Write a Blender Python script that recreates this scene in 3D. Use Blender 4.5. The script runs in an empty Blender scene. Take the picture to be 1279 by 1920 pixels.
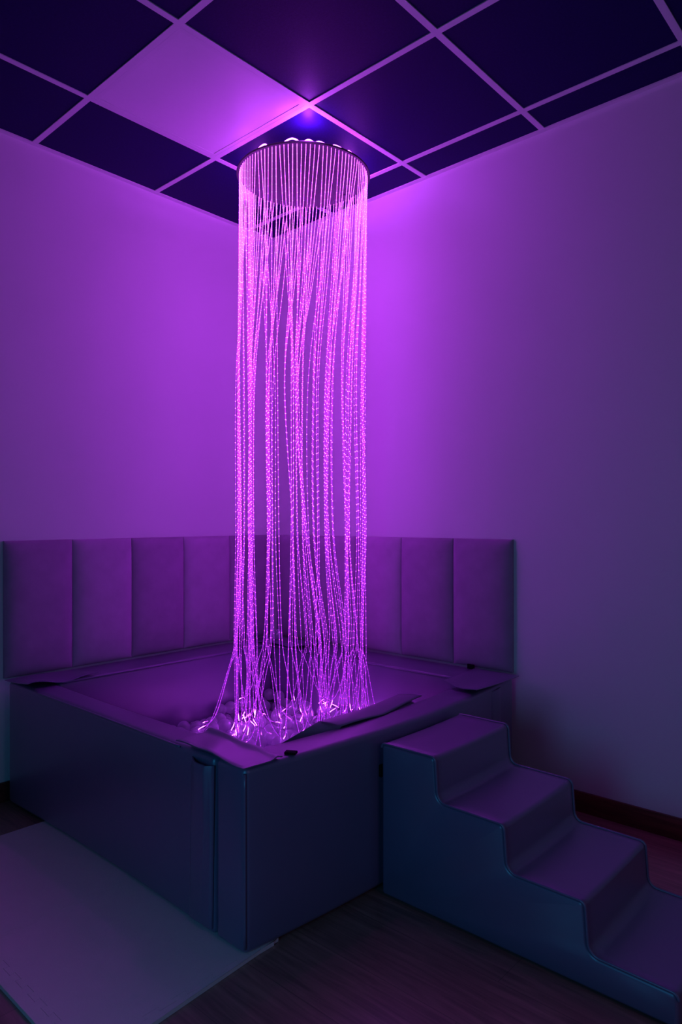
VINYL = (.165, .135, .245)
FIBRE_COLOUR = (.50, .032, 1.0)
FIBRE_TOP = (.60, .062, 1.0)
DOT_COLOUR = (.57, .042, 1.0)
FIBRE_STRENGTH = 11.5
FIBRE_R = .0013
DOT_STRENGTH = 27.
GLOW = [.078, .077, .076, .095, .125, .15, .25, .44, .64]
DOTS = [.05, .06, .09, .36, 1.0, 1.0, .9, .6, .4]
TIP = 1.8
LOOP = 2.2
LAMPS = [((.23, -.20), 3.2), ((-.12, .1), .4), ((.10, .19), 1.3), ((-.16, -.12), .6)]
LAMP_COL = (.50, .05, 1.0)
COOL = 4.6
COOL_COL = (.05, .46, 1.0)
COOL_LOC = (2.35, -3.05, .9)
COOL_AIM = (2.0, -.4, .6)
AMB = (.0015, .001, .0025)
FILL = 2.8
FILL_COL = (.60, .42, 1.0)
BALLS="""652,-509,235 442,-703,225 740,-746,221 647,-361,243 530,-453,234 618,-732,238 518,-344,244 801,-378,238 341,-369,227 286,-545,247 677,-289,247 286,-607,247 360,-289,266 746,-685,225 286,-483,247 286,-421,247 685,-698,233 286,-289,263 801,-289,247 743,-808,220 657,-454,207 568,-630,224 809,-642,234 739,-289,247 538,-571,229 553,-289,247 653,-606,220 779,-499,222 815,-707,221 414,-289,235 340,-483,194 385,-814,229 657,-774,215 383,-684,235 358,-545,190 399,-746,235 863,-289,247 454,-783,232 286,-514,193 560,-859,235 453,-647,201 553,-342,193 286,-341,229 639,-832,225 677,-342,192 503,-828,233 435,-354,216 489,-289,246 383,-378,182 700,-853,226 340,-856,228 347,-289,206 393,-452,194 870,-649,237 567,-697,232 812,-446,216 646,-289,193 340,-421,193 530,-734,199 557,-481,186 286,-452,193 641,-552,192 646,-396,191 286,-390,193 571,-782,209 885,-577,238 442,-849,223 615,-343,193 501,-506,190 549,-404,202 697,-577,188 601,-668,189 522,-289,193 708,-396,187 286,-700,194 340,-606,193 883,-874,234 890,-363,239 286,-289,195 431,-529,187 286,-576,193 440,-399,174 482,-894,235 617,-495,183 504,-440,180 450,-747,181 509,-622,209 491,-360,190 715,-456,187 631,-893,234 678,-505,179 770,-289,193 286,-762,194 341,-734,191 650,-720,186 458,-289,192 710,-697,176 392,-638,194 399,-713,182 842,-500,214 498,-786,188 772,-716,177 450,-471,182 431,-591,186 336,-336,168 339,-637,140 925,-289,247 739,-342,188 584,-289,193 708,-289,193 579,-543,192 485,-695,181 286,-638,193 600,-436,190 540,-669,184 775,-867,214 720,-637,187 589,-728,183 487,-566,193 393,-606,140 1431,-550,247 1043,-1103,216 946,-587,238 931,-688,239 553,-1257,193 983,-791,225 1199,-585,226 1040,-765,221 347,-1303,183 1413,-860,244 1173,-795,229 1011,-1262,231 394,-1193,193 1117,-1205,233 1209,-727,201 633,-1027,226 533,-929,238 1251,-517,222 615,-1217,241 1213,-1095,176 1359,-643,244 337,-1172,178 1144,-963,196 1311,-289,234 977,-729,229 923,-1195,191 297,-1255,203 1251,-1291,189 1163,-687,189 633,-955,235 1431,-643,193 1431,-705,193 1431,-767,193 1013,-997,214 481,-963,238 1341,-583,234 740,-987,238 1352,-953,241 921,-795,224 1431,-457,193 1221,-1227,187 862,-1265,211 1203,-361,244 987,-289,247 1277,-674,219 1393,-359,226 1378,-429,209 904,-436,233 1271,-1109,189 1123,-830,216 1311,-1196,223 346,-1113,203 1152,-1045,238 704,-921,233 1365,-488,192 1002,-915,222 1004,-495,224 1249,-1364,247 1431,-1313,229 1431,-1170,247 1401,-1364,212 1260,-985,192 719,-1152,191 1187,-1364,247 338,-919,222 1324,-1077,193 394,-999,188 1431,-922,247 971,-1081,191 1431,-1015,193 947,-1138,195 1234,-289,247 1110,-289,247 1431,-1108,247 1058,-823,231 495,-1226,227 1125,-1364,247 1105,-892,230 286,-1062,197 690,-1225,231 752,-1224,227 1074,-397,211 646,-1311,194 1172,-307,244 1314,-1015,192 1166,-484,233 1023,-578,232 395,-1070,183 445,-1130,232 338,-1364,182 825,-1154,192 1023,-690,215 584,-1310,194 1396,-1248,213 979,-642,232 793,-1364,226 1054,-1219,217 1285,-376,198 615,-1364,193 830,-1018,190 1003,-1158,212 1270,-736,194 954,-1285,228 1083,-702,226 886,-1145,190 945,-874,242 1202,-973,177 1064,-491,206 557,-1020,187 418,-932,232 1313,-1284,183 398,-1271,195 1306,-798,244 1324,-891,193 1377,-1046,194 1052,-634,227 784,-1277,235 1101,-760,213 1294,-474,206 1011,-408,220 910,-1088,196 722,-1284,234 1146,-393,219 1377,-736,193 1378,-798,193 825,-1076,210 1146,-1260,225 668,-1117,197 808,-950,228 1204,-899,203 1001,-1364,247 515,-1364,242 724,-1092,204 888,-944,227 1097,-592,223 559,-1081,192 731,-1364,225 1260,-922,192 1271,-860,193 840,-1324,225 1219,-834,216 1085,-1270,235 1256,-429,187 506,-1160,236 758,-588,189 912,-1026,201 1204,-1154,191 1112,-444,222 610,-1106,217 952,-368,238 568,-1144,194 1046,-342,209 1431,-289,253 488,-1028,236 1254,-1050,188 1342,-1364,193 450,-1364,240 772,-1123,181 908,-1364,194 1220,-654,234 858,-1206,194 286,-1000,193 1069,-999,186 286,-1124,194 1324,-705,193 1322,-529,210 966,-960,197 1085,-1068,188 349,-1233,177 446,-1308,181"""
BURIED="""286,-842,178 897,-506,188 286,-938,190 1376,-1173,192 803,-820,186 831,-901,191 1127,-637,192 522,-1311,194 630,-1164,212 1263,-1172,193 1431,-395,193 1364,-289,202 773,-1061,180 819,-760,187 1377,-1108,193 1025,-1052,187 286,-1307,171 678,-1364,193 1112,-341,210 444,-1229,192 1378,-1313,185 865,-720,188 286,-1364,148 1136,-1157,198 1038,-872,198 1346,-380,191 339,-970,187 675,-1056,191 1190,-1283,188 1080,-1138,180 959,-515,187 1127,-1309,192 1090,-543,186 1320,-1147,186 967,-1018,175 1215,-475,196 1141,-1091,199 671,-995,188 1150,-579,189 877,-781,184 1248,-616,191 1377,-551,193 1063,-1310,193 1329,-436,172 1344,-1230,184 918,-1256,186 772,-1185,184 1282,-1230,180 1001,-1310,193 341,-672,191 982,-847,200 1179,-525,188 773,-922,185 1156,-754,185 337,-1067,163 663,-659,189 1091,-931,184 286,-1214,158 403,-1132,186 1032,-949,180 809,-1243,189 1145,-902,184 986,-343,193 1299,-582,187 818,-602,187 511,-1120,189 615,-1257,194 604,-601,183 741,-511,174 1377,-984,193 977,-1237,186 286,-894,146 938,-456,185 872,-1053,162 1314,-953,192 450,-1027,188 1188,-1032,189 926,-730,194 553,-1364,193 1377,-922,193 859,-846,184 726,-1021,188 1318,-325,184 1126,-493,186 867,-452,185 1212,-784,179 1271,-799,194 1377,-674,193 770,-396,188 1431,-829,193 1324,-767,193 1203,-396,193 1378,-860,193 1324,-829,194 1028,-537,185 553,-958,187 1324,-643,193 858,-554,188 877,-1314,176 466,-1171,191 1163,-443,186 1127,-1022,186 502,-1059,185 801,-342,188 1014,-454,178 832,-396,187 454,-1098,180 1188,-631,187 701,-758,174 341,-814,183 1234,-342,193 394,-854,183 585,-1204,188 609,-986,187 1231,-558,180 939,-1314,176 495,-1259,174 909,-970,175 1155,-1214,184 863,-342,188 1431,-953,193 1431,-1201,193 1431,-581,193 849,-959,182 1431,-1077,193 1079,-289,193 1431,-519,193 1017,-289,193 777,-986,188 1032,-1364,193 615,-1060,176 420,-1364,186 970,-1364,193 1094,-1364,193 1280,-1364,193 604,-924,187 687,-818,177 1377,-612,193 286,-1155,141 793,-1313,186 961,-399,185 973,-1180,158 381,-1364,138 720,-1320,183 524,-1190,185 1034,-1187,168 383,-927,181 774,-459,168 689,-1266,185 763,-555,137 619,-802,175 940,-623,188 446,-965,187 980,-575,187 1431,-1364,157 599,-861,187 438,-898,184 286,-793,141 921,-848,192 834,-1104,155 1431,-1283,175 397,-318,183 665,-933,187 491,-395,139 1164,-1126,153 779,-655,181 873,-999,134 394,-545,140 1111,-714,172 1265,-289,193 953,-900,187 380,-1031,137 719,-891,181 655,-1212,181 1217,-1311,140 1074,-665,178 722,-958,187 1171,-830,177 925,-342,188 549,-896,188 1184,-1183,140 703,-542,137 408,-484,138 501,-992,187 825,-1364,173 878,-1364,140 894,-396,187 1280,-1311,138 1341,-1311,135 879,-612,188 761,-777,170 1012,-1119,165 1050,-727,174 1081,-445,169 901,-670,188 1385,-337,168 1021,-804,177 542,-830,184 342,-769,140 1109,-975,145 1431,-364,139 660,-873,183 892,-904,181 804,-517,168 416,-1316,127 676,-1151,146 919,-564,188 1165,-874,133 1052,-902,145 1082,-806,176 964,-681,187 1096,-867,174 842,-808,139 1172,-343,193 492,-1311,140 451,-440,128 822,-1211,138 1012,-640,180 389,-775,181 393,-421,140 824,-566,137 615,-404,139 451,-1265,131 441,-808,177 1095,-1197,175 840,-663,185 884,-1214,138 1108,-1100,140 1265,-343,140 435,-1059,137 1203,-289,193 1141,-289,193 717,-1212,176 1431,-1232,140 1232,-675,177 816,-863,143 1431,-891,193 1218,-921,146 1248,-1257,137 1162,-943,140 1234,-396,139 739,-414,137 1279,-520,167 464,-514,137 1296,-395,140 1116,-393,165 933,-929,136 1325,-1108,139 1376,-1204,138 1125,-558,137 1053,-594,180 747,-838,166 1033,-397,164 484,-1364,188 519,-542,137 488,-861,183 930,-1057,141 499,-743,143 340,-514,140 1380,-1265,147 340,-576,140 1244,-1197,138 677,-1311,140 1125,-665,137 1164,-1005,140 1218,-1047,137 1269,-575,134 1203,-450,140 646,-1258,140 1219,-1133,126 387,-888,132 1221,-860,157 410,-1220,139 893,-1106,137 341,-882,173 677,-414,137 1378,-1140,140 1034,-1259,174 1064,-1157,123 546,-782,145 628,-640,141 832,-289,193 1431,-1139,193 1271,-1078,134 1431,-489,140 966,-480,136 894,-289,193 956,-289,193 1311,-1364,140 920,-758,140 1185,-1245,140 1079,-339,158 1004,-1226,131 954,-800,171 459,-342,140 992,-750,172 762,-1364,172 1271,-644,140 1156,-1364,193 375,-970,137 1271,-1015,139 1218,-1364,193 761,-1019,137 286,-1031,140 664,-1092,141 1378,-519,140 286,-1093,140 384,-1165,138 1219,-987,119 751,-1320,129 328,-1323,128 286,-669,140 1324,-1046,139 1156,-1299,139 1272,-891,139 531,-1227,136 581,-832,136 286,-731,140 575,-514,137 1095,-1259,174 465,-576,136 1377,-1015,140 986,-422,133 1324,-489,140 615,-289,140 1431,-984,140 1431,-1046,140 1431,-674,140 1093,-1034,136 1431,-612,140 1431,-736,140 1063,-1364,140 336,-1203,124 1431,-798,140 711,-1051,136 584,-1364,140 593,-1018,136 584,-343,140 497,-931,187 647,-1364,140 1043,-440,121 1431,-426,139 1048,-289,140 903,-817,141 985,-539,137 545,-589,169 577,-453,135 1270,-767,140 992,-1060,136 1324,-984,140 1274,-453,132 784,-613,136 1157,-721,133 541,-1052,137 856,-1159,138 1270,-706,140 942,-1231,135 396,-1105,131 1055,-959,123 940,-1364,140 314,-1264,137 1377,-767,140 553,-1311,140 1378,-1077,140 1324,-737,140 752,-1267,182 956,-1113,139 1337,-349,131 908,-1283,132 375,-1271,137 1378,-705,140 1377,-457,140 1324,-860,140 616,-1311,140 935,-997,126 615,-1146,155 1278,-1145,139 339,-452,140 780,-1097,125 618,-700,136 529,-867,136 863,-414,136 342,-704,137 1378,-829,140 498,-686,120 1324,-922,140 1271,-953,140 603,-760,132 1378,-891,140 1033,-1310,140 585,-1257,140 1321,-1253,130 925,-529,137 1017,-343,140 723,-601,136 1223,-508,144 1377,-395,139 1159,-1065,145 999,-849,140 816,-1048,138 925,-413,137 549,-1113,140 1187,-667,136 562,-1173,139 1372,-1364,139 860,-749,134 733,-1169,134 1008,-597,136 430,-997,137 1271,-829,140 537,-990,137 708,-481,130 299,-971,139 553,-396,140 708,-360,137 589,-576,127 1094,-1310,139 1112,-766,139 903,-471,136 814,-986,138 384,-347,129 1156,-612,137 918,-1162,138 723,-1111,145 339,-1124,140 490,-1095,130 795,-1156,134 506,-632,148 1217,-736,140 1053,-555,131 1092,-505,137 1324,-612,140 1095,-611,138 852,-1264,150 706,-991,136 589,-956,137 679,-1208,124 446,-638,140 1172,-289,140 907,-635,137 770,-359,137 1431,-860,140 759,-957,137 721,-797,129 832,-359,137 867,-688,135 1034,-1015,138 828,-468,140 585,-894,137 1141,-343,140 1324,-674,140 798,-746,130 685,-661,132 392,-669,140 989,-972,140 473,-1209,142 1378,-582,140 442,-1145,140 871,-934,130 846,-625,137 801,-413,136 519,-481,136 1378,-953,140 1187,-558,137 709,-1364,140 490,-820,137 1377,-643,140 759,-889,134 1008,-692,145 676,-722,130 992,-910,140 1324,-798,140 286,-359,140 806,-685,132 793,-1276,136 718,-1266,130 1296,-289,139 428,-289,138 863,-519,137 1203,-343,140 763,-1224,135 1125,-1167,131 1172,-396,140 1316,-1193,144 1052,-774,134 836,-1321,131 340,-390,139 642,-530,135 646,-350,139 1357,-289,140 784,-816,122 971,-732,117 1125,-827,136 449,-774,125 1031,-498,138 1050,-1079,137 811,-924,137 553,-707,137 1218,-611,136 1075,-387,119 646,-468,136 1112,-907,131 1218,-819,111 1162,-501,133 325,-841,130 648,-969,136 426,-935,136 662,-588,137 1132,-447,133 478,-901,137 1171,-785,134 1001,-1149,112 737,-734,130 503,-1155,139 978,-1281,142 1127,-1228,131 1324,-550,140 364,-289,140 928,-693,137 661,-782,133 968,-645,137 1064,-1227,131 1068,-847,122 956,-359,137 653,-1031,136 336,-923,126 940,-867,136 523,-1364,140 605,-1093,125 566,-639,137 746,-673,132 876,-872,130 894,-359,137 396,-743,128 644,-908,136 1045,-645,127 454,-1364,135 702,-929,136 438,-854,136 1431,-1313,122 486,-1024,137 381,-817,135 776,-495,118 522,-342,139 642,-841,133 701,-859,131 615,-1205,134 1074,-699,124 441,-704,138 992,-789,124 553,-289,140 533,-928,137 739,-289,140 986,-289,140 491,-289,140 1431,-1170,140 1431,-1108,140 1110,-289,140 286,-421,139 1001,-1364,140 925,-289,140 677,-289,140 1187,-1364,140 1431,-289,191 482,-963,137 286,-607,140 946,-587,137 1125,-1364,140 1431,-550,140 801,-289,140 286,-545,140 885,-577,137 1431,-922,140 1431,-289,129 1249,-1364,140 1234,-289,140 286,-289,133 863,-289,140 286,-483,140 793,-1364,119"""
import bpy, bmesh, math, random
import numpy as np
from mathutils import Vector, Matrix

SC = bpy.context.scene
COL = SC.collection
random.seed(11)
rng = np.random.default_rng(5)

# ------------------------------------------------------------------ helpers
def link(o, parent=None):
    COL.objects.link(o)
    if parent is not None:
        o.parent = parent
        o.matrix_parent_inverse = parent.matrix_basis.inverted()
    return o

def tag(o, label=None, cat=None, group=None, kind=None):
    if label: o['label'] = label
    if cat: o['category'] = cat
    if group: o['group'] = group
    if kind: o['kind'] = kind
    return o

def empty(name, loc, label, cat, group=None):
    o = bpy.data.objects.new(name, None)
    o.empty_display_size = .05
    o.location = loc
    link(o)
    return tag(o, label, cat, group)

def from_bm(name, bm, mat, parent=None, smooth=True, angle=40):
    me = bpy.data.meshes.new(name)
    bmesh.ops.recalc_face_normals(bm, faces=bm.faces[:])
    bm.to_mesh(me); bm.free()
    if smooth:
        for p in me.polygons: p.use_smooth = len(p.vertices) < 40
        me.set_sharp_from_angle(angle=math.radians(angle))
    me.materials.append(mat)
    o = bpy.data.objects.new(name, me)
    return link(o, parent)

def box_bm(x0, x1, y0, y1, z0, z1, bm=None):
    bm = bm or bmesh.new()
    v = [bm.verts.new(c) for c in ((x0,y0,z0),(x1,y0,z0),(x1,y1,z0),(x0,y1,z0),(x0,y0,z1),(x1,y0,z1),(x1,y1,z1),(x0,y1,z1))]
    for f in ((3,2,1,0),(4,5,6,7),(0,1,5,4),(1,2,6,5),(2,3,7,6),(3,0,4,7)):
        bm.faces.new([v[i] for i in f])
    return bm

def bevel(bm, w, seg=3, ang=50):
    bm.normal_update()
    es = [e for e in bm.edges if len(e.link_faces) == 2 and e.calc_face_angle(0) > math.radians(ang)]
    bmesh.ops.bevel(bm, geom=es, offset=w, segments=seg, profile=.5, affect='EDGES', clamp_overlap=True)

def foam(name, ext, mat, parent, cut_axis, n=18, r=.018, deform=None):
    bm = box_bm(*ext)
    bevel(bm, r, 4)
    lo, hi = ext[2*cut_axis], ext[2*cut_axis+1]
    no = [0,0,0]; no[cut_axis] = 1
    for k in range(1, n):
        co = [0,0,0]; co[cut_axis] = lo + r*1.2 + (hi-lo-2.4*r)*k/n
        bmesh.ops.bisect_plane(bm, geom=bm.verts[:]+bm.edges[:]+bm.faces[:], plane_co=co, plane_no=no)
    for zz in (.1, .2, .3, .4):
        if ext[4] < zz < ext[5]:
            bmesh.ops.bisect_plane(bm, geom=bm.verts[:]+bm.edges[:]+bm.faces[:], plane_co=(0,0,zz), plane_no=(0,0,1))
    if deform:
        for v in bm.verts: v.co = deform(v.co)
    return from_bm(name, bm, mat, parent, angle=60)

def sheet(name, q, mat, parent, zfun=None, n=16, m=12, th=.004, normal=(0,0,1)):
    """a soft sheet spanned by four corners q[0..3] (counter-clockwise), offset along normal by zfun(u,v)"""
    bm = bmesh.new(); N = Vector(normal)
    q = [Vector(c) for c in q]
    top = []; bot = []
    for i in range(n+1):
        rt = []; rb = []
        for j in range(m+1):
            u, v = i/n, j/m
            p = q[0]*(1-u)*(1-v) + q[1]*u*(1-v) + q[2]*u*v + q[3]*(1-u)*v
            if zfun: p = p + N*zfun(u, v)
            # rounded rim
            e = min(u*n, (1-u)*n, v*m, (1-v)*m)
            t = th*(.55 if e < .5 else 1)
            rt.append(bm.verts.new(p + N*t)); rb.append(bm.verts.new(p))
        top.append(rt); bot.append(rb)
    for i in range(n):
        for j in range(m):
            bm.faces.new((top[i][j], top[i+1][j], top[i+1][j+1], top[i][j+1]))
            bm.faces.new((bot[i][j+1], bot[i+1][j+1], bot[i+1][j], bot[i][j]))
    for i in range(n):
        bm.faces.new((bot[i][0], bot[i+1][0], top[i+1][0], top[i][0]))
        bm.faces.new((top[i][m], top[i+1][m], bot[i+1][m], bot[i][m]))
    for j in range(m):
        bm.faces.new((top[0][j], top[0][j+1], bot[0][j+1], bot[0][j]))
        bm.faces.new((bot[n][j], bot[n][j+1], top[n][j+1], top[n][j]))
    return from_bm(name, bm, mat, parent, angle=50)

def tube_geo(pts, r, sides=6, closed=False):
    """verts, faces, ring index for a tube along pts"""
    P = np.array(pts, float); n = len(P)
    if closed:
        T = np.roll(P, -1, 0) - np.roll(P, 1, 0)
    else:
        T = np.gradient(P, axis=0)
    T /= np.linalg.norm(T, axis=1)[:, None] + 1e-12
    ref = np.array([.31, .77, .1]) if abs(T[0][2]) > .6 else np.array([0, 0, 1.])
    U = []
    u = ref - T[0]*(ref @ T[0]); u /= np.linalg.norm(u)
    for t in T:
        u = u - t*(u @ t); u /= np.linalg.norm(u) + 1e-12
        U.append(u.copy())
    U = np.array(U); W = np.cross(T, U)
    a = np.arange(sides)*2*math.pi/sides
    rr = np.full(n, r) if np.isscalar(r) else np.array(r)
    V = (P[:, None, :] + rr[:, None, None]*(np.cos(a)[None, :, None]*U[:, None, :] + np.sin(a)[None, :, None]*W[:, None, :])).reshape(-1, 3)
    F = []
    m = n if closed else n-1
    for i in range(m):
        i2 = (i+1) % n
        for k in range(sides):
            k2 = (k+1) % sides
            F.append((i*sides+k, i*sides+k2, i2*sides+k2, i2*sides+k))
    if not closed:
        F.append(tuple(range(sides-1, -1, -1))); F.append(tuple((n-1)*sides+k for k in range(sides)))
    return V, F

def tube(name, pts, r, mat, parent, sides=8, closed=False, attrs=None):
    V, F = tube_geo(pts, r, sides, closed)
    me = bpy.data.meshes.new(name)
    me.from_pydata(V.tolist(), [], F)
    for p in me.polygons: p.use_smooth = True
    me.materials.append(mat)
    if attrs:
        for k, vals in attrs.items():
            at = me.attributes.new(k, 'FLOAT', 'POINT')
            at.data.foreach_set('value', np.repeat(np.array(vals, float), sides))
    o = bpy.data.objects.new(name, me)
    return link(o, parent)

# ------------------------------------------------------------------ materials
def new_mat(name):
    m = bpy.data.materials.new(name); m.use_nodes = True
    nt = m.node_tree; nt.nodes.clear()
    out = nt.nodes.new('ShaderNodeOutputMaterial')
    return m, nt, out

def nd(nt, t, **kw):
    n = nt.nodes.new(t)
    for k, v in kw.items(): setattr(n, k, v)
    return n

def soft_mat(name, col, rough=.5, spec=.4, noise=(60, .04), bump=(300, .05), sheen=0., var=.1, coat=0.):
    m, nt, out = new_mat(name)
    b = nd(nt, 'ShaderNodeBsdfPrincipled')
    tc = nd(nt, 'ShaderNodeTexCoord')
    n1 = nd(nt, 'ShaderNodeTexNoise'); n1.inputs['Scale'].default_value = noise[0]; n1.inputs['Detail'].default_value = 4
    nt.links.new(tc.outputs['Object'], n1.inputs['Vector'])
    mx = nd(nt, 'ShaderNodeMix', data_type='RGBA')
    mx.inputs['A'].default_value = (*[c*(1-var) for c in col], 1)
    mx.inputs['B'].default_value = (*[min(1, c*(1+var)) for c in col], 1)
    nt.links.new(n1.outputs['Fac'], mx.inputs['Factor'])
    nt.links.new(mx.outputs['Result'], b.inputs['Base Color'])
    b.inputs['Roughness'].default_value = rough
    b.inputs['Specular IOR Level'].default_value = spec
    if coat:
        b.inputs['Coat Weight'].default_value = coat; b.inputs['Coat Roughness'].default_value = .30
    if sheen:
        b.inputs['Sheen Weight'].default_value = sheen
        b.inputs['Sheen Roughness'].default_value = .4
    n2 = nd(nt, 'ShaderNodeTexNoise'); n2.inputs['Scale'].default_value = bump[0]; n2.inputs['Detail'].default_value = 3
    nt.links.new(tc.outputs['Object'], n2.inputs['Vector'])
    bp = nd(nt, 'ShaderNodeBump'); bp.inputs['Strength'].default_value = bump[1]; bp.inputs['Distance'].default_value = .004
    nt.links.new(n2.outputs['Fac'], bp.inputs['Height'])
    nt.links.new(bp.outputs['Normal'], b.inputs['Normal'])
    nt.links.new(b.outputs['BSDF'], out.inputs['Surface'])
    return m

def wood_mat(name, dark, light, plank=None, rough=.4, spec=.5):
    m, nt, out = new_mat(name)
    b = nd(nt, 'ShaderNodeBsdfPrincipled')
    tc = nd(nt, 'ShaderNodeTexCoord')
    mp = nd(nt, 'ShaderNodeMapping'); mp.inputs['Scale'].default_value = (1.6, 22, 22)
    nt.links.new(tc.outputs['Object'], mp.inputs['Vector'])
    n = nd(nt, 'ShaderNodeTexNoise'); n.inputs['Scale'].default_value = 2.2; n.inputs['Detail'].default_value = 9; n.inputs['Roughness'].default_value = .62; n.inputs['Distortion'].default_value = .9
    nt.links.new(mp.outputs['Vector'], n.inputs['Vector'])
    cr = nd(nt, 'ShaderNodeValToRGB')
    cr.color_ramp.elements[0].position = .36; cr.color_ramp.elements[0].color = (*dark, 1)
    cr.color_ramp.elements[1].position = .68; cr.color_ramp.elements[1].color = (*light, 1)
    nt.links.new(n.outputs['Fac'], cr.inputs['Fac'])
    colour = cr.outputs['Color']
    if plank:
        br = nd(nt, 'ShaderNodeTexBrick'); br.offset = .37; br.inputs['Scale'].default_value = 1
        br.inputs['Brick Width'].default_value = plank[0]; br.inputs['Row Height'].default_value = plank[1]
        br.inputs['Mortar Size'].default_value = .0012; br.inputs['Mortar Smooth'].default_value = .2
        br.inputs['Color1'].default_value = (.88, .88, .88, 1); br.inputs['Color2'].default_value = (1.08, 1.07, 1.06, 1)
        br.inputs['Mortar'].default_value = (.55, .55, .55, 1)
        nt.links.new(tc.outputs['Object'], br.inputs['Vector'])
        mu = nd(nt, 'ShaderNodeMix', data_type='RGBA', blend_type='MULTIPLY'); mu.inputs['Factor'].default_value = 1
        nt.links.new(colour, mu.inputs['A']); nt.links.new(br.outputs['Color'], mu.inputs['B'])
        colour = mu.outputs['Result']
    nt.links.new(colour, b.inputs['Base Color'])
    b.inputs['Roughness'].default_value = rough; b.inputs['Specular IOR Level'].default_value = spec
    bp = nd(nt, 'ShaderNodeBump'); bp.inputs['Strength'].default_value = .06; bp.inputs['Distance'].default_value = .002
    nt.links.new(n.outputs['Fac'], bp.inputs['Height']); nt.links.new(bp.outputs['Normal'], b.inputs['Normal'])
    nt.links.new(b.outputs['BSDF'], out.inputs['Surface'])
    return m

M = {}
M['wall'] = soft_mat('wall_paint', (.80, .80, .81), rough=.75, spec=.2, noise=(3, .0), bump=(500, .04), var=.015)
M['grid'] = soft_mat('white_metal', (.80, .80, .82), rough=.45, spec=.4, bump=(50, .0), var=.01)
M['navy'] = soft_mat('navy_tile', (.012, .005, .085), rough=.5, spec=.07, noise=(120, .1), bump=(420, .12), var=.25)
M['white_tile'] = soft_mat('white_tile', (.82, .82, .84), rough=.4, spec=.4, bump=(300, .02), var=.015)
M['vinyl'] = soft_mat('grey_blue_vinyl', VINYL, rough=.40, spec=1.0, noise=(8, .1), bump=(700, .02), var=.06, coat=.7)
M['velvet'] = soft_mat('grey_velvet', (.50, .37, .52), rough=.9, spec=.15, noise=(14, .1), bump=(900, .15), sheen=.25, var=.16)
M['velvet_dark'] = soft_mat('grey_velvet_dark_nap', (.40, .28, .42), rough=.9, spec=.15, noise=(14, .1), bump=(900, .15), sheen=.2, var=.18)  # same velvet; darker sheen of its nap direction put into the base colour
M['black'] = soft_mat('black_velcro', (.006, .006, .008), rough=.85, spec=.2, bump=(800, .3))
M['disc'] = soft_mat('grey_disc', (.08, .08, .085), rough=.5, spec=.35, bump=(200, .02), var=.01)
M['screw'] = soft_mat('dark_screw', (.05, .04, .06), rough=.4)
M['foam'] = soft_mat('white_foam', (.95, .72, .70), rough=.55, spec=.7, noise=(20, .1), bump=(450, .35), var=.04)
M['floor'] = wood_mat('dark_laminate', (.24, .11, .092), (.47, .22, .18), plank=(1.3, .19), rough=.30, spec=1.0)
M['base'] = wood_mat('red_wood', (.10, .022, .018), (.21, .055, .04), rough=.4)

def fibre_mat():
    m, nt, out = new_mat('glowing_fibre')
    ln = nd(nt, 'ShaderNodeAttribute', attribute_name='along')
    gl = nd(nt, 'ShaderNodeAttribute', attribute_name='glow')
    oi = nd(nt, 'ShaderNodeObjectInfo')
    dv = nd(nt, 'ShaderNodeMath', operation='DIVIDE'); dv.inputs[1].default_value = .031
    nt.links.new(ln.outputs['Fac'], dv.inputs[0])
    ad = nd(nt, 'ShaderNodeMath', operation='ADD'); nt.links.new(dv.outputs[0], ad.inputs[0]); nt.links.new(oi.outputs['Random'], ad.inputs[1])
    fr = nd(nt, 'ShaderNodeMath', operation='FRACT'); nt.links.new(ad.outputs[0], fr.inputs[0])
    lt = nd(nt, 'ShaderNodeMath', operation='LESS_THAN'); lt.inputs[1].default_value = .09; nt.links.new(fr.outputs[0], lt.inputs[0])
    # the glow of the fibre itself, falling along its length, plus bright pricks at even spacing
    dt = nd(nt, 'ShaderNodeAttribute', attribute_name='pricks')
    s1 = nd(nt, 'ShaderNodeMath', operation='MULTIPLY'); s1.inputs[1].default_value = FIBRE_STRENGTH; nt.links.new(gl.outputs['Fac'], s1.inputs[0])
    p1 = nd(nt, 'ShaderNodeMath', operation='MULTIPLY'); nt.links.new(lt.outputs[0], p1.inputs[0]); nt.links.new(dt.outputs['Fac'], p1.inputs[1])
    s2 = nd(nt, 'ShaderNodeMath', operation='MULTIPLY_ADD'); s2.inputs[1].default_value = DOT_STRENGTH
    nt.links.new(p1.outputs[0], s2.inputs[0]); nt.links.new(s1.outputs[0], s2.inputs[2])
    em = nd(nt, 'ShaderNodeEmission')
    mc = nd(nt, 'ShaderNodeMix', data_type='RGBA'); mc.inputs['A'].default_value = (*FIBRE_COLOUR, 1); mc.inputs['B'].default_value = (*FIBRE_TOP, 1)
    mr = nd(nt, 'ShaderNodeMapRange'); mr.inputs['From Min'].default_value = .15; mr.inputs['From Max'].default_value = .50
    nt.links.new(gl.outputs['Fac'], mr.inputs['Value']); nt.links.new(mr.outputs[0], mc.inputs['Factor'])
    md = nd(nt, 'ShaderNodeMix', data_type='RGBA'); md.inputs['B'].default_value = (*DOT_COLOUR, 1)
    nt.links.new(lt.outputs[0], md.inputs['Factor']); nt.links.new(mc.outputs['Result'], md.inputs['A'])
    nt.links.new(md.outputs['Result'], em.inputs['Color'])
    nt.links.new(s2.outputs[0], em.inputs['Strength'])
    nt.links.new(em.outputs['Emission'], out.inputs['Surface'])
    return m
M['fibre'] = fibre_mat()

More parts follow.
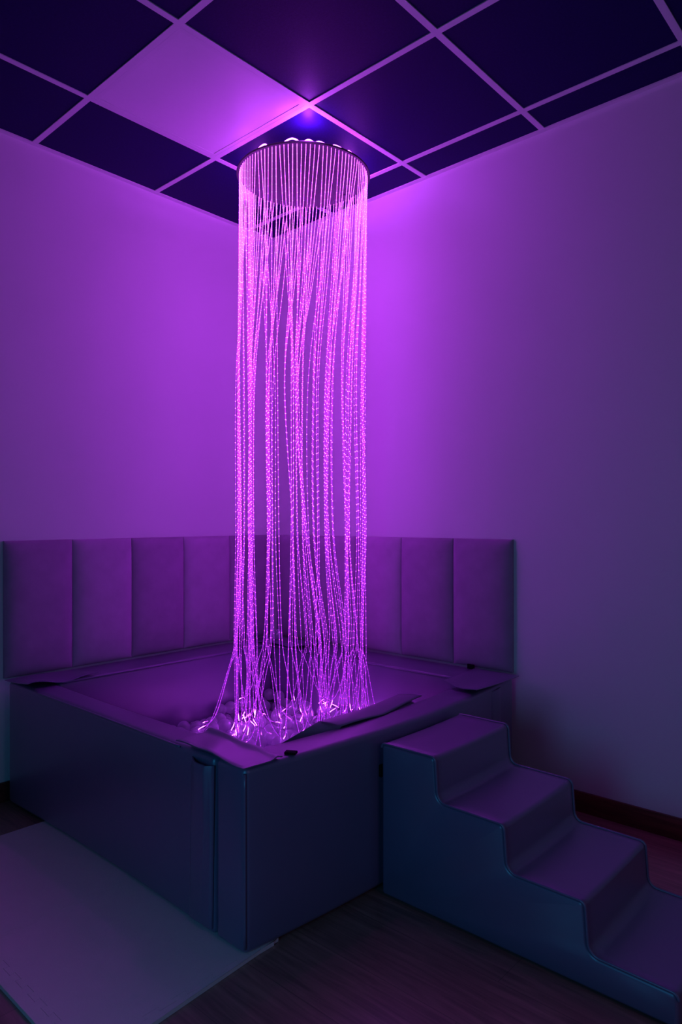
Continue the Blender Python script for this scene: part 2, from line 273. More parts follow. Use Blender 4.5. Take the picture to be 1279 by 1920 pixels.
def ball_mat():
    m, nt, out = new_mat('clear_plastic')
    tr = nd(nt, 'ShaderNodeBsdfTransparent'); tr.inputs['Color'].default_value = (.93, .93, .96, 1)
    df = nd(nt, 'ShaderNodeBsdfDiffuse'); df.inputs['Color'].default_value = (.85, .85, .92, 1)
    tl = nd(nt, 'ShaderNodeBsdfTranslucent'); tl.inputs['Color'].default_value = (.85, .85, .92, 1)
    gl = nd(nt, 'ShaderNodeBsdfGlossy'); gl.inputs['Roughness'].default_value = .16; gl.inputs['Color'].default_value = (.9, .9, .95, 1)
    lw = nd(nt, 'ShaderNodeLayerWeight'); lw.inputs['Blend'].default_value = .35
    a = nd(nt, 'ShaderNodeMixShader'); a.inputs[0].default_value = .5
    nt.links.new(df.outputs[0], a.inputs[1]); nt.links.new(tl.outputs[0], a.inputs[2])
    b = nd(nt, 'ShaderNodeMixShader'); b.inputs[0].default_value = .25
    nt.links.new(a.outputs[0], b.inputs[1]); nt.links.new(gl.outputs[0], b.inputs[2])
    mr = nd(nt, 'ShaderNodeMapRange'); mr.inputs['To Min'].default_value = .48; mr.inputs['To Max'].default_value = .92
    nt.links.new(lw.outputs['Facing'], mr.inputs['Value'])
    c = nd(nt, 'ShaderNodeMixShader')
    nt.links.new(mr.outputs[0], c.inputs[0]); nt.links.new(tr.outputs[0], c.inputs[1]); nt.links.new(b.outputs[0], c.inputs[2])
    nt.links.new(c.outputs[0], out.inputs['Surface'])
    return m
M['ball'] = ball_mat()

# ------------------------------------------------------------------ camera
F, U0, V0, YAW = 1296.17, 651.19, 973.17, .73236
CAM = Vector((3.0142, -2.7086, 1.182))
cam = bpy.data.cameras.new('camera')
cam.sensor_fit = 'VERTICAL'; cam.sensor_height = 36; cam.sensor_width = 24
cam.lens = F/1920*36
cam.shift_x = (639.5-U0)/1920; cam.shift_y = (V0-960)/1920
cam.clip_start = .02
co = bpy.data.objects.new('camera', cam)
fw = Vector((-math.sin(YAW), math.cos(YAW), 0)); rt = Vector((math.cos(YAW), math.sin(YAW), 0)); up = Vector((0, 0, 1))
ROLL = -.0016
r2 = rt*math.cos(ROLL) + up*math.sin(ROLL); u2 = up*math.cos(ROLL) - rt*math.sin(ROLL)
mw = Matrix((r2, u2, -fw)).transposed().to_4x4(); mw.translation = CAM
co.matrix_world = mw
COL.objects.link(co); SC.camera = co

# ------------------------------------------------------------------ room
CEIL = 2.8052
X1, Y1 = 4.6, -4.6
def struct(o, label, cat):
    return tag(o, label, cat, kind='structure')
struct(from_bm('floor', box_bm(-.1, X1, Y1, .1, -.06, 0), M['floor'], smooth=False), 'dark brown wood-look laminate floor', 'floor')
struct(from_bm('wall_left', box_bm(-.1, 0, Y1, .1, 0, 2.9), M['wall'], smooth=False), 'plain pale wall on the left, lit violet', 'wall')
struct(from_bm('wall_right', box_bm(0, X1, 0, .1, 0, 2.9), M['wall'], smooth=False), 'plain pale wall on the right, fading to grey blue', 'wall')
ceiling = struct(from_bm('ceiling', box_bm(0, X1, Y1, 0, CEIL+.0034, CEIL+.04), M['navy'], smooth=False), 'suspended ceiling of navy tiles in a white metal grid', 'ceiling')
GX, GY = .4932, -.7912
bm = bmesh.new()
for i in range(0, 7):
    x = GX + .6*i
    box_bm(x-.012, x+.012, Y1, -.022, CEIL, CEIL+.0034, bm)
for j in range(-6, 2):
    y = GY + .6*j
    xs = [.022] + [GX + .6*i for i in range(0, 7)] + [X1]
    for a, b in zip(xs[:-1], xs[1:]):
        a2 = a if a == xs[0] else a+.012
        b2 = b if b == xs[-1] else b-.012
        if b2 > a2: box_bm(a2, b2, y-.012, y+.012, CEIL, CEIL+.0034, bm)
from_bm('ceiling_grid', bm, M['grid'], ceiling, smooth=False)
struct(from_bm('trim_1', box_bm(0, .022, Y1, 0, CEIL-.002, CEIL+.0034), M['grid'], smooth=False), 'white metal angle trim where left wall meets ceiling', 'trim')
struct(from_bm('trim_2', box_bm(.022, X1, -.022, 0, CEIL-.002, CEIL+.0034), M['grid'], smooth=False), 'white metal angle trim where right wall meets ceiling', 'trim')
bm = box_bm(0, .014, Y1, 0, 0, .082); bevel(bm, .003, 2)
struct(from_bm('baseboard_left', bm, M['base']), 'reddish wood baseboard along the left wall', 'baseboard')
bm = box_bm(.015, X1, -.014, 0, 0, .082); bevel(bm, .003, 2)
struct(from_bm('baseboard_right', bm, M['base']), 'reddish wood baseboard along the right wall', 'baseboard')

# white lay-in panel of the ceiling
px0, px1, py0, py1 = GX+.0125, GX+.6-.0125, GY-.6+.0125, GY-.0125
wt = empty('ceiling_panel', ((px0+px1)/2, (py0+py1)/2, CEIL), 'white square panel set among the navy ceiling tiles', 'ceiling panel')
from_bm('panel_face', box_bm(px0+.016, px1-.016, py0+.016, py1-.016, CEIL+.0016, CEIL+.0032), M['white_tile'], wt, smooth=False)
bm = bmesh.new()
box_bm(px0, px1, py0, py0+.0155, CEIL+.0002, CEIL+.0032, bm); box_bm(px0, px1, py1-.0155, py1, CEIL+.0002, CEIL+.0032, bm)
box_bm(px0, px0+.0155, py0+.0155, py1-.0155, CEIL+.0002, CEIL+.0032, bm); box_bm(px1-.0155, px1, py0+.0155, py1-.0155, CEIL+.0002, CEIL+.0032, bm)
from_bm('panel_frame', bm, M['grid'], wt, smooth=False)

# ------------------------------------------------------------------ headboard panels on the walls
PZ0, PZ1 = .5165, 1.092
def panel_mesh(w, h, d):
    bm = bmesh.new(); n, m = 22, 36
    def wv(k, n):                       # denser towards the rim
        t = k/n*2-1
        return math.copysign(1-(1-abs(t))**1.7, t)
    f = []; 
    for i in range(n+1):
        row = []
        for j in range(m+1):
            u, v = wv(i, n), wv(j, m)
            e = max(0, 1-abs(u)**3.2)**.62 * max(0, 1-abs(v)**7)**.55
            row.append(bm.verts.new((u*w/2, -(.012 + (d-.012)*e), h/2+v*h/2)))
        f.append(row)
    for i in range(n):
        for j in range(m): bm.faces.new((f[i][j], f[i+1][j], f[i+1][j+1], f[i][j+1]))
    rim = [f[i][0] for i in range(n)] + [f[n][j] for j in range(m)] + [f[i][m] for i in range(n, 0, -1)] + [f[0][j] for j in range(m, 0, -1)]
    back = [bm.verts.new((v.co.x, 0, v.co.z)) for v in rim]
    for k in range(len(rim)):
        k2 = (k+1) % len(rim)
        bm.faces.new((rim[k], back[k], back[k2], rim[k2]))
    bm.faces.new(back)
    return bm
ordl = ['first', 'second', 'third', 'fourth', 'fifth']
shade_l = ['velvet_dark', 'velvet', 'velvet_dark', 'velvet', 'velvet_dark']
shade_r = ['velvet', 'velvet', 'velvet', 'velvet_dark', 'velvet_dark']
for side in 'lr':
    for k in range(5):
        if side == 'l':
            c = (.0005, -1.371+.2965*k, PZ0); rz = math.pi/2
            nm = f'{ordl[k]} padded panel from the left end along the left wall'
            lab = 'grey velvet backrest panel with darker nap, ' if 'dark' in shade_l[k] else 'grey velvet backrest panel with lighter nap, '
            mt = M[shade_l[k]]
        else:
            c = (.197+.3005*k, -.0005, PZ0); rz = 0
            nm = f'{ordl[k]} from the corner along the right wall'
            lab = 'grey velvet backrest panel with darker nap, ' if 'dark' in shade_r[k] else 'grey velvet backrest panel with lighter nap, '
            mt = M[shade_r[k]]
        o = from_bm('backrest_panel', panel_mesh(.2955 if side == 'l' else .2995, PZ1-PZ0, .048), mt, None, angle=60)
        o.location = c; o.rotation_euler = (0, 0, rz)
        tag(o, lab + nm, 'wall panel', 'padded backrest panels on the ' + ('left' if side == 'l' else 'right') + ' wall')

# ------------------------------------------------------------------ ball pit
pit = empty('ball_pit', (.8, -.78, .012), 'square soft-play ball pit of grey-blue vinyl foam blocks in the corner', 'ball pit')
V = M['vinyl']
Z0, Z1 = .0125, .515
def bulge(c):
    t = min(1, max(0, (c.y+1.52)/1.46)); b = math.sin(math.pi*t)**.9
    f = min(1, max(0, (c.x-1.445)/.13))
    return Vector((c.x + b*(.050*(1-f)+.052*f), c.y, c.z - b*.006*(c.z > .4)))
def puff_front(c):
    b = math.sin(math.pi*min(1, max(0, (c.x-.055)/1.4)))
    return Vector((c.x, c.y + .014*b*(c.y < -1.46), c.z - (.006*b if c.z > .4 else 0)))
w_r = foam('side_block', (1.445, 1.575, -1.52, -.056, Z0, Z1), V, pit, 1, deform=bulge)
w_f = foam('side_block', (.055, 1.441, -1.52, -1.402, Z0, Z1), V, pit, 0, deform=puff_front)
w_l = foam('side_block', (.030, .25, -1.398, -.030, Z0, Z1), V, pit, 1)
w_b = foam('side_block', (.254, 1.441, -.252, -.030, Z0, Z1), V, pit, 0)
from_bm('floor_pad', box_bm(.252, 1.440, -1.39, -.254, Z0, .050), V, pit, smooth=False)
# welted seams on the inner top edges
tube('piping', [(.250, y, .514) for y in np.linspace(-1.38, -.27, 20)], .006, V, w_l)
tube('piping', [(x, -.253, .514) for x in np.linspace(.27, 1.44, 20)], .006, V, w_b)
tube('piping', [(x, -1.520+.014*math.sin(math.pi*(x-.055)/1.4), .509-.006*math.sin(math.pi*(x-.055)/1.4)) for x in np.linspace(.3, 1.27, 24)], .0035, V, w_f)
tube('piping', [(1.573, -1.518, z) for z in np.linspace(.03, .5, 12)], .004, V, w_r)
# corner flaps lying over the joints
T = Z1 + .001
sheet('corner_flap', [(1.281, -1.536, T), (1.592, -1.538, T), (1.592, -1.398, T), (1.285, -1.396, T)], V, pit,
      lambda u, v: .003 + .012*(1-u)**2 + .011*math.sin(min(3.1, 3.4*u))*(1-v)**1.5 + .012*math.exp(-((v-.86)/.09)**2)*(1-.55*u)+.0015*math.sin(14*u+5*v), 30, 24, .006)
sheet('corner_flap', [(.058, -1.535, T), (.276, -1.535, T), (.276, -1.24, T), (.058, -1.24, T)], V, pit,
      lambda u, v: .002 + u**1.5*(.010+.011*math.sin(7.6*v+.9)) + .003*math.sin(5*v), 14, 26, .005)
sheet('corner_flap', [(1.463, -.412, T), (1.628, -.436, T), (1.604, -.058, T), (1.385, -.058, T)], V, pit,
      lambda u, v: .002 + .014*(1-v)**2*(.75+.3*math.cos(6*u)) + .008*(1-u)**3*(1-v), 14, 20, .005)
sheet('corner_flap', [(.15, -.262, T), (.478, -.262, T), (.478, -.07, T), (.15, -.085, T)], V, pit,
      lambda u, v: .002 + .010*(1-v)*abs(math.sin(4*u)) + .010*u**3, 18, 12, .005)
# long loose flap standing up on the inner edge of the right side, its near end open like a gusset
def fold():
    bm = bmesh.new()
    inn = [Vector(c) for c in ((1.468, -1.125, .5335), (1.462, -.90, .528), (1.424, -.650, .523))]
    out = [Vector(c) for c in ((1.515, -1.072, .5155), (1.522, -.86, .5135), (1.486, -.592, .517))]
    low = [Vector(c) for c in ((1.494, -1.140, .498), (1.498, -.90, .496), (1.490, -.640, .498))]
    def at(L, t):
        return L[0].lerp(L[1], t*2) if t < .5 else L[1].lerp(L[2], t*2-1)
    n, m = 24, 8
    rows = []
    for i in range(n+1):
        t = i/n; r = []
        for j in range(m+1):
            v = j/m
            p = at(inn, t).lerp(at(out, t), v)
            p.z += .003*math.sin(math.pi*v) + .0022*math.sin(9*t)*v
            r.append(bm.verts.new(p))
        rows.append(r)
    skirt = []
    for i in range(n+1):
        t = i/n
        skirt.append([rows[i][0]] + [bm.verts.new(at(inn, t).lerp(at(low, t), k/4)) for k in range(1, 5)])
    for i in range(n):
        for j in range(m): bm.faces.new((rows[i][j], rows[i+1][j], rows[i+1][j+1], rows[i][j+1]))
        for k in range(4): bm.faces.new((skirt[i][k], skirt[i][k+1], skirt[i+1][k+1], skirt[i+1][k]))
    A = bm.verts.new((1.4885, -1.312, .510)); D = bm.verts.new((1.512, -1.080, .505))
    bm.faces.new([A, D] + [rows[0][j] for j in range(m, -1, -1)])
    bm.faces.new([A] + [skirt[0][k] for k in range(5)])
    return bm
o = from_bm('loose_flap', fold(), V, pit, angle=40)
so = o.modifiers.new('thickness', 'SOLIDIFY'); so.thickness = .0035; so.offset = 0
# vertical velcro flaps on the outer faces
sheet('side_flap', [(1.322, -1.5125, .024), (1.434, -1.5175, .032), (1.444, -1.5185, .492), (1.338, -1.514, .494)], V, pit,
      lambda u, v: .001 + (.012*max(0, v-.55)**1.2*math.sin(math.pi*u)*3 + .006*math.sin(math.pi*u))*(.4+.6*v)+.007*math.exp(-((u-.62-.2*v)/.07)**2)*v , 22, 24, .009, normal=(0, -1, 0))
tube('seam', [(1.380+.004*z, -1.5235-.007*max(0,z-.26), z) for z in np.linspace(.05, .47, 14)], .0016, V, pit, 6)
sheet('side_flap', [(1.594, -.275, .06), (1.590, -.2, .06), (1.590, -.2, .497), (1.594, -.275, .492)], V, pit,
      lambda u, v: .004+.004*math.sin(math.pi*u), 8, 14, .005, normal=(1, 0, 0))
def tab(x0, x1, y0, y1, z0, z1):
    bm = box_bm(x0, x1, y0, y1, z0, z1); bevel(bm, .0015, 2)
    o = from_bm('velcro_tab', bm, M['black'], pit); o['label'] = 'black velcro tab'
    return o
bm = box_bm(-.017, .017, -.011, .011, -.001, .006); bevel(bm, .0015, 2)
bmesh.ops.transform(bm, matrix=Matrix.Translation((1.577, -1.352, .5145)) @ Matrix.Rotation(.5, 4, 'Z'), verts=bm.verts[:])
from_bm('velcro_tab', bm, M['black'], pit)['label'] = 'black velcro tab'
tab(1.352, 1.386, -.064, -.0555, T, T+.020)
tab(1.6155, 1.6325, -1.012, -.992, .364, .402)

# ------------------------------------------------------------------ foam steps
st = empty('foam_steps', (2.08, -.8, 0), 'grey-blue vinyl foam steps with four treads leading up to the ball pit', 'steps')
def fillet(pts, rad, seg=7):
    out = []
    n = len(pts)
    for i in range(n):
        p0, p1, p2 = (Vector((*pts[(i-1) % n], 0)), Vector((*pts[i], 0)), Vector((*pts[(i+1) % n], 0)))
        a = (p0-p1).normalized(); b = (p2-p1).normalized(); r = rad[i]
        ang = a.angle(b); d = r/math.tan(ang/2)
        s, e = p1+a*d, p1+b*d
        c = p1 + (a+b).normalized()*(r/math.sin(ang/2))
        v0 = s-c; v1 = e-c; tot = v0.angle(v1); ax = v0.cross(v1).normalized()
        for k in range(seg+1):
            q = c + Matrix.Rotation(tot*k/seg, 3, ax) @ v0
            out.append((q.x, q.y))
    return out
prof = [(1.640, .004), (1.640, .478), (1.842, .479), (1.851, .349), (2.069, .346), (2.078, .221), (2.296, .219), (2.305, .092), (2.518, .088), (2.518, .004)]
radi = [.012, .014, .016, .030, .016, .030, .016, .030, .016, .012]
pf = fillet(prof, radi)
SY0, SY1 = -1.022, -.580
def steps_bm():
    bm = bmesh.new()
    ys = [SY0, SY0+.003, SY0+.012] + list(np.linspace(SY0+.04, SY1-.04, 8)) + [SY1-.012, SY1-.003, SY1]
    c = np.array(pf)
    # inset used to round the two side rims
    nrm = []
    n = len(pf)
    for i in range(n):
        t = np.array(pf[(i+1) % n]) - np.array(pf[(i-1) % n]); t /= np.linalg.norm(t)+1e-9
        nrm.append((t[1], -t[0]))
    nrm = np.array(nrm)
    area = 0.5*sum(pf[i][0]*pf[(i+1) % n][1]-pf[(i+1) % n][0]*pf[i][1] for i in range(n))
    if area < 0: nrm = -nrm
    rings = []
    for y in ys:
        d = min(y-SY0, SY1-y)
        ins = {0: .010}.get(round(d, 4), .004 if d < .005 else 0)
        sag = .004*math.sin(math.pi*(y-SY0)/(SY1-SY0))
        R = []
        for q, nn in zip(c, nrm):
            p = q - nn*ins
            R.append(bm.verts.new((p[0], y, p[1] - sag*max(0, nn[1])*(p[1] > .05))))
        rings.append(R)
    for r0, r1 in zip(rings[:-1], rings[1:]):
        for i in range(n):
            bm.faces.new((r0[i], r0[(i+1) % n], r1[(i+1) % n], r1[i]))
    bm.faces.new(rings[0]); bm.faces.new(rings[-1])
    return bm
from_bm('body', steps_bm(), V, st, angle=50)
pr = [(q[0], q[1]) for q in pf if q[1] > .03]
tube('piping', [(q[0], SY0+.0035, q[1]-.001) for q in pr], .0042, V, st, 8)
tube('piping', [(q[0], SY1-.0035, q[1]-.001) for q in pr], .0042, V, st, 8)

# ------------------------------------------------------------------ foam mat on the floor
def toothed(p, q, n, amp, sgn, gap=0.):
    """interlocking edge from p to q"""
    p, q = Vector((*p, 0)), Vector((*q, 0)); d = (q-p); L = d.length; d /= L; nn = Vector((-d.y, d.x, 0))*sgn
    per = L/n; out = []
    for k in range(n):
        for a, h in ((.22, 0), (.15, 1), (.73, 1), (.66, 0)):
            s = (k+a)*per + (gap if a < .5 else -gap)
            out.append(tuple((p + d*s + nn*amp*h)[:2]))
    return out
def poly(name, pts, z1, mat, parent):
    bm = bmesh.new()
    vs = [bm.verts.new((x, y, .0005)) for x, y in pts]
    f = bm.faces.new(vs)
    r = bmesh.ops.extrude_face_region(bm, geom=[f])
    for v in r['geom']:
        if isinstance(v, bmesh.types.BMVert): v.co.z = z1
    bmesh.ops.triangulate(bm, faces=[f_ for f_ in bm.faces if len(f_.verts) > 4])
    return from_bm(name, bm, mat, parent, smooth=False)
MZ = .0115
XJ, XA, XB, YA, YB = .982, .345, 1.566, -1.955, -1.40
G = .0009
j1 = toothed((XJ, YA), (XJ, YB), 7, .014, -1)           # going up
ma = empty('foam_mat', (.66, -1.7, 0), 'pale foam floor tile at the far left, beside the left wall end of the pit', 'floor mat', 'interlocking foam mats')
mb = empty('foam_mat', (1.28, -1.7, 0), 'pale foam floor tile nearest the camera, under the near pit corner', 'floor mat', 'interlocking foam mats')
b1 = toothed((XA, YA), (XJ-.002, YA), 8, .014, -1)
b2 = toothed((XJ+.002, YA), (XB, YA), 8, .014, -1)
e1 = toothed((XB, YA), (XB, YB), 7, .014, -1)
poly('mat_tile', [(XA, YA)] + b1 + [(XJ, YA)] + j1 + [(XJ, YB), (XA, YB)], MZ, M['foam'], ma)
poly('edge_strip', [(XA, -2.0), (XJ, -2.0), (XJ, YA-G)] + [(x, y-G) for x, y in reversed(toothed((XA, YA), (XJ-.002, YA), 8, .014, -1, -.0008))] + [(XA, YA-G)], MZ, M['foam'], ma)
poly('mat_tile', [(XJ+G, YA)] + b2 + [(XB, YA)] + e1 + [(XB, YB), (XJ+G, YB)] + [(x+G, y) for x, y in reversed(toothed((XJ, YA), (XJ, YB), 7, .014, -1, -.0008))], MZ, M['foam'], mb)
poly('edge_strip', [(XJ+G, -2.0), (XB+.045, -2.0), (XB+.045, YA-G)] + [(XB+.0, YA-G)] + [(x, y-G) for x, y in reversed(toothed((XJ+.002, YA), (XB, YA), 8, .014, -1, -.0008))] + [(XJ+G, YA-G)], MZ, M['foam'], mb)
poly('edge_strip', [(XB+G, YA), (XB+.045, YA), (XB+.010, YB), (XB+G, YB)] + [(x+G, y) for x, y in reversed(toothed((XB, YA), (XB, YB), 7, .014, -1, -.0008))], MZ, M['foam'], mb)

# ------------------------------------------------------------------ balls
RB = .0298
def dec(s): return np.array([[float(a)/1000 for a in t.split(',')] for t in s.split()])
BP = dec(BALLS); BU = dec(BURIED)
def ico(sub, r):
    bm = bmesh.new(); bmesh.ops.create_icosphere(bm, subdivisions=sub, radius=r)
    me = bpy.data.meshes.new('plastic_ball'); bm.to_mesh(me); bm.free()
    for p in me.polygons: p.use_smooth = True
    me.materials.append(M['ball'])
    return me
bme = ico(4, RB)
proto = bpy.data.objects.new('plastic_ball', bme)
for k, b in enumerate(BP):
    o = proto if k == 0 else proto.copy()
    o.location = b
    COL.objects.link(o)
    tag(o, 'clear plastic ball in the heap under the glowing fibres', 'ball', 'clear plastic balls heaped in the pit')
    if k < 100 and b[0] < .41 and b[1] < -.6:
        o['label'] = 'clear plastic ball at the left edge of the heap'
    elif k < 100 and b[1] > -.33 and b[0] < .62:
        o['label'] = 'clear plastic ball at the back of the heap near the pit corner'
o = proto.copy(); o.location = (.215, -.165, Z1+.0035+RB+.006); COL.objects.link(o)
tag(o, 'single clear plastic ball resting on the back corner rim of the pit', 'ball', 'clear plastic balls heaped in the pit')
bm = bmesh.new()
for b in BU:
    bmesh.ops.create_icosphere(bm, subdivisions=2, radius=RB, matrix=Matrix.Translation(b))
o = from_bm('ball_fill', bm, M['ball'])
tag(o, 'deeper clear plastic balls filling the pit below the top of the heap', 'balls', kind='stuff')

ALLB = np.vstack([BP, BU])
def heap(x, y):
    d2 = (ALLB[:, 0]-x)**2 + (ALLB[:, 1]-y)**2
    m = d2 < RB*RB
    return float((ALLB[m, 2] + np.sqrt(RB*RB-d2[m])).max()) if m.any() else .24

# ------------------------------------------------------------------ fibre optic curtain
DC = np.array([.783, -.518]); DZ = 2.720; RD = .300; RH = .287
cur = empty('fibre_optic_curtain', (DC[0], DC[1], CEIL), 'round white ceiling disc with a hanging curtain of glowing violet optical fibres', 'fibre optic light')
bm = bmesh.new()
bmesh.ops.create_cone(bm, cap_ends=True, segments=96, radius1=RD, radius2=RD, depth=.008, matrix=Matrix.Translation((DC[0], DC[1], DZ+.004)))
bevel(bm, .0015, 2)
disc = from_bm('disc', bm, M['disc'], cur, angle=40)
bm = bmesh.new()
bmesh.ops.create_cone(bm, cap_ends=True, segments=32, radius1=.05, radius2=.05, depth=CEIL-DZ-.0085, matrix=Matrix.Translation((DC[0], DC[1], (CEIL+DZ+.0085)/2)))
from_bm('ceiling_mount', bm, M['grid'], cur)
for p in [(0.9838, -0.6637), (0.8125, -0.2758), (0.5456, -0.6152)]:
    bm = bmesh.new(); bmesh.ops.create_cone(bm, cap_ends=True, segments=16, radius1=.006, radius2=.0075, depth=.004, matrix=Matrix.Translation((p[0], p[1], DZ-.0015)))
    from_bm('screw_cap', bm, M['screw'], disc)['label'] = 'small dark screw cap'

# bundles the fibres gather into: (count, point at about 1.75 m, point at about 1.1 m, point at about 0.7 m), room coordinates
FRONT = [(6, (0.5674, -0.7119, 1.792), (0.5727, -0.7071, 1.117), (0.5727, -0.7071, 0.66)),
         (2, (0.5817, -0.699, 1.792), (0.5817, -0.699, 1.117), (0.5781, -0.7022, 0.66)),
         (6, (0.7, -0.7671, 1.766), (0.7139, -0.7699, 1.12), (0.7183, -0.7706, 0.684)),
         (5, (0.8141, -0.767, 1.751), (0.8195, -0.7657, 1.122), (0.8221, -0.7651, 0.695)),
         (1, (0.8655, -0.7502, 1.747), (0.8699, -0.7482, 1.122), (0.8743, -0.7462, 0.699)),
         (4, (0.9219, -0.7178, 1.744), (0.92, -0.7192, 1.122), (0.9107, -0.7256, 0.7)),
         (6, (0.9325, -0.7097, 1.744), (0.9604, -0.6843, 1.122), (0.9991, -0.6349, 0.699)),
         (4, (0.9823, -0.659, 1.745), (0.9823, -0.659, 1.122), (1.0084, -0.6188, 0.698)),
         (3, (1.0116, -0.6125, 1.748), (1.0106, -0.6146, 1.122), (1.0226, -0.5882, 0.695)),
         (4, (1.0235, -0.5859, 1.75), (1.0243, -0.5836, 1.122), (1.0385, -0.529, 0.69)),
         (4, (1.0409, -0.5045, 1.76), (1.0403, -0.514, 1.121), (1.04, -0.517, 0.689)),
         (5, (0.9863, -0.3352, 1.792), (1.0025, -0.3615, 1.118), (1.0234, -0.4003, 0.672))]
BACK = [(6, (0.562, -0.7167, 1.792), (0.5602, -0.7183, 1.117), (0.5531, -0.7248, 0.66)),
         (6, (0.5371, -0.6209, 1.809), (0.5446, -0.64, 1.116), (0.5371, -0.6209, 0.645)),
         (4, (0.531, -0.5996, 1.813), (0.5331, -0.6078, 1.115), (0.5293, -0.5916, 0.641)),
         (4, (0.5284, -0.5013, 1.827), (0.529, -0.4984, 1.114), (0.5263, -0.5163, 0.631)),
         (1, (0.5327, -0.4813, 1.83), (0.532, -0.4841, 1.113), (0.532, -0.4841, 0.628)),
         (3, (0.5538, -0.4245, 1.835), (0.574, -0.3904, 1.113), (0.5725, -0.3926, 0.621)),
         (3, (0.6051, -0.3522, 1.839), (0.6051, -0.3522, 1.112), (0.6278, -0.3309, 0.619)),
         (3, (0.5913, -0.3676, 1.838), (0.5896, -0.3696, 1.112), (0.6143, -0.3431, 0.619)),
         (3, (0.6617, -0.3062, 1.838), (0.664, -0.3049, 1.112), (0.664, -0.3049, 0.62)),
         (3, (0.7126, -0.2809, 1.835), (0.7023, -0.285, 1.113), (0.7482, -0.2699, 0.625)),
         (4, (0.7844, -0.2638, 1.828), (0.8073, -0.2626, 1.114), (0.8284, -0.2632, 0.633)),
         (4, (0.8471, -0.2653, 1.82), (0.8284, -0.2632, 1.114), (0.8715, -0.2702, 0.639)),
         (3, (0.8759, -0.2714, 1.815), (0.8943, -0.2773, 1.115), (0.8943, -0.2773, 0.642)),
         (3, (0.9575, -0.3127, 1.799), (0.9899, -0.332, 1.117), (0.9917, -0.3304, 0.66))]
NS = 100
LAT = np.array([.7436, .6686]); DEP = np.array([-.6686, .7436])      # across and along the diagonal of the corner
holes = []
for k in range(NS):
    a = 2*math.pi*(k+.5)/NS
    lat, dep = math.sin(a)*RH, -math.cos(a)*RH      # dep<0: nearer half
    xy = DC + LAT*lat + DEP*dep
    holes.append((lat, dep, xy))
front = sorted([h for h in holes if h[1] < 0], key=lambda h: h[0])
back = sorted([h for h in holes if h[1] >= 0], key=lambda h: h[0])
def hermite(P, n):
    P = np.array(P); m = np.zeros_like(P)
    m[1:-1] = (P[2:]-P[:-2])/2; m[0] = P[1]-P[0]; m[-1] = P[-1]-P[-2]
    out = []
    for i in range(len(P)-1):
        for k in range(n[i]):
            t = k/n[i]
            out.append((2*t**3-3*t**2+1)*P[i] + (t**3-2*t**2+t)*m[i] + (-2*t**3+3*t**2)*P[i+1] + (t**3-t**2)*m[i+1])
    out.append(P[-1])
    return np.array(out)
GL_Z = [0, .30, .55, .9, 1.3, 1.7, 2.1, 2.45, 2.8]
GL_V = GLOW
NL = 0
for side, hs, bundles in ((-1, front, FRONT), (1, back, BACK)):
    i = 0
    for (cnt, xa, xb, xc) in bundles:
        fl = rng.normal(0, .02, 2)
        for c in range(cnt):
            lat, dep, xy = hs[i]; i += 1
            w = .0032*math.sqrt(cnt)
            jit = rng.normal(0, w*.55, 2); j3 = rng.normal(0, .007+w*.5, 2)
            if rng.random() < .13: jit = jit + rng.normal(0, .016, 2)
            A = np.array(xa); B = np.array(xb); Cc = np.array(xc)
            A[:2] += LAT*jit[0] + DEP*jit[1]*1.6
            B[:2] += LAT*jit[0]*.9 + DEP*jit[1]*1.6
            Cc[:2] += LAT*(jit[0]+j3[0]) + DEP*(jit[1]*1.6+j3[1])
            top = np.array([xy[0], xy[1], DZ+.004])
            p1 = np.array([xy[0], xy[1], DZ-.03])
            # free ends fan out over the balls
            ang = rng.uniform(0, 2*math.pi); rad = abs(rng.normal(0, .11))+.02
            end = Cc[:2] + fl + np.array([math.cos(ang), math.sin(ang)])*min(rad, .23)
            end = np.clip(end, [.30, -1.33], [1.40, -.30])
            ez = heap(*end) + .006
            mid = Cc[:2]*.42 + end*.58
            mz = max(ez+.06, heap(*mid)+.02)
            m2 = Cc[:2]*.80+end*.20
            q = end + (end-mid)*.35
            q = np.clip(q, [.29, -1.36], [1.42, -.285])
            pts = hermite([top, p1, p1*.55+np.array([*A[:2], A[2]])*.45, A, B, Cc, np.array([*m2, (Cc[2]+mz)/2+.03]), np.array([*mid, mz]), np.array([*end, ez+.01])], [2, 7, 7, 8, 7, 6, 6, 7])
            seg = np.r_[0, np.cumsum(np.linalg.norm(np.diff(pts, axis=0), axis=1))]
            glow = np.interp(pts[:, 2], GL_Z, GL_V)
            tip = seg[-1]-seg
            glow = np.where(tip < .03, TIP, glow) * rng.uniform(.8, 1.25)
            tube('fibre_strand', pts, FIBRE_R, M['fibre'], cur, 6, attrs={'along': seg, 'glow': glow, 'pricks': np.interp(pts[:, 2], GL_Z, DOTS)})
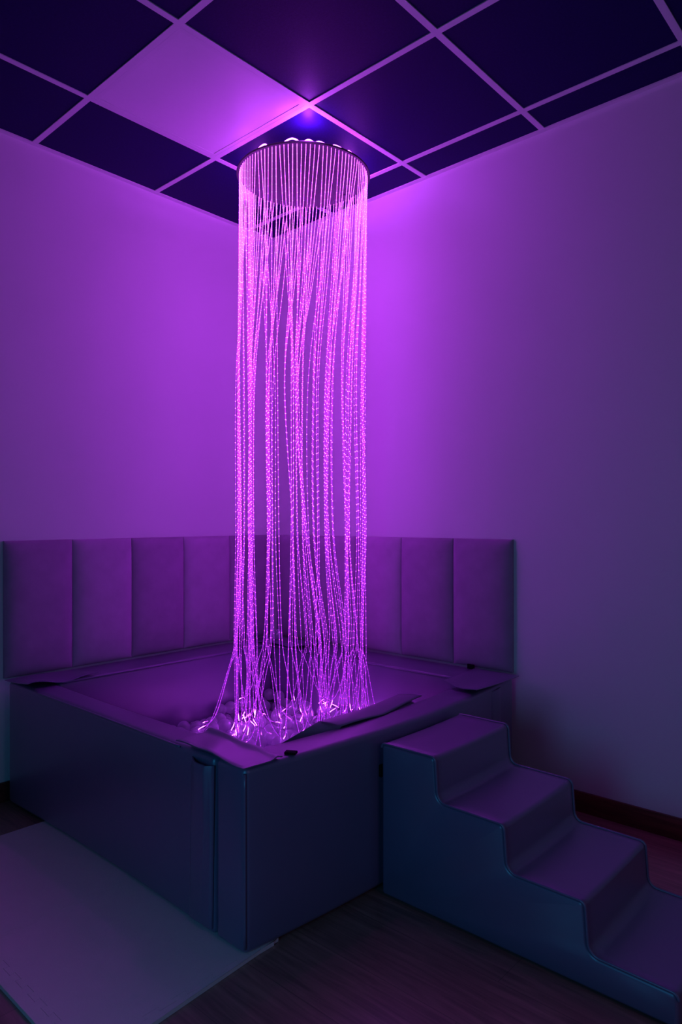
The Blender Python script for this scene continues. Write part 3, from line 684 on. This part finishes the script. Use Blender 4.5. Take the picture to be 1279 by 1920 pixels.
# loops of fibre running over the top of the disc
for k in range(26):
    a = 2*math.pi*(k+.5)/26 + rng.uniform(-.05, .05)
    da = rng.uniform(.07, .14); hgt = rng.uniform(.010, .024)
    pts = []
    for t in np.linspace(0, 1, 14):
        ang = a+da*(2*t-1); rr = RH-.016*math.sin(math.pi*t)
        pts.append((DC[0]+LAT[0]*math.sin(ang)*rr-DEP[0]*math.cos(ang)*rr, DC[1]+LAT[1]*math.sin(ang)*rr-DEP[1]*math.cos(ang)*rr, DZ+.008+hgt*math.sin(math.pi*t)))
    tube('fibre_loop', pts, .003, M['fibre'], cur, 6, attrs={'along': [0.02]*14, 'glow': [LOOP]*14, 'pricks': [0.]*14})

# ------------------------------------------------------------------ light
def point(name, loc, energy, col, r):
    l = bpy.data.lights.new(name, 'POINT'); l.energy = energy; l.color = col; l.shadow_soft_size = r
    o = bpy.data.objects.new(name, l); o.location = loc; COL.objects.link(o)
    return o
# the illuminator in the gap between disc and ceiling that feeds the fibres
for (dx, dy), e in LAMPS:
    point('illuminator_lamp', (DC[0]+dx, DC[1]+dy, 2.768), e, LAMP_COL, .025)
# dim cool light beside the camera, source unseen; added fill on the far right
def area(name, loc, aim, size, e, col):
    l = bpy.data.lights.new(name, 'AREA'); l.shape = 'RECTANGLE'; l.size, l.size_y = size
    l.energy = e; l.color = col
    o = bpy.data.objects.new(name, l); o.location = loc
    o.rotation_euler = (Vector(aim)-Vector(loc)).to_track_quat('-Z', 'Y').to_euler(); COL.objects.link(o)
area('cool_side_light', COOL_LOC, COOL_AIM, (.6, .9), COOL, COOL_COL)
area('wall_fill_light', (4.4, -1.7, 1.6), (2.0, 0, 1.2), (1.0, 1.6), FILL, FILL_COL)
w = bpy.data.worlds.new('world'); SC.world = w; w.use_nodes = True
bg = w.node_tree.nodes['Background']; bg.inputs['Color'].default_value = (*AMB, 1); bg.inputs['Strength'].default_value = 1

SC.view_settings.view_transform = 'Standard'; SC.view_settings.look = 'None'
SC.view_settings.exposure = 0; SC.view_settings.gamma = 1; SC.view_settings.use_curve_mapping = False
SC.cycles.transparent_max_bounces = 10
SC.cycles.max_bounces = 6
SC.cycles.use_light_tree = True
SC.cycles.use_denoising = True
SC.cycles.sample_clamp_indirect = 6
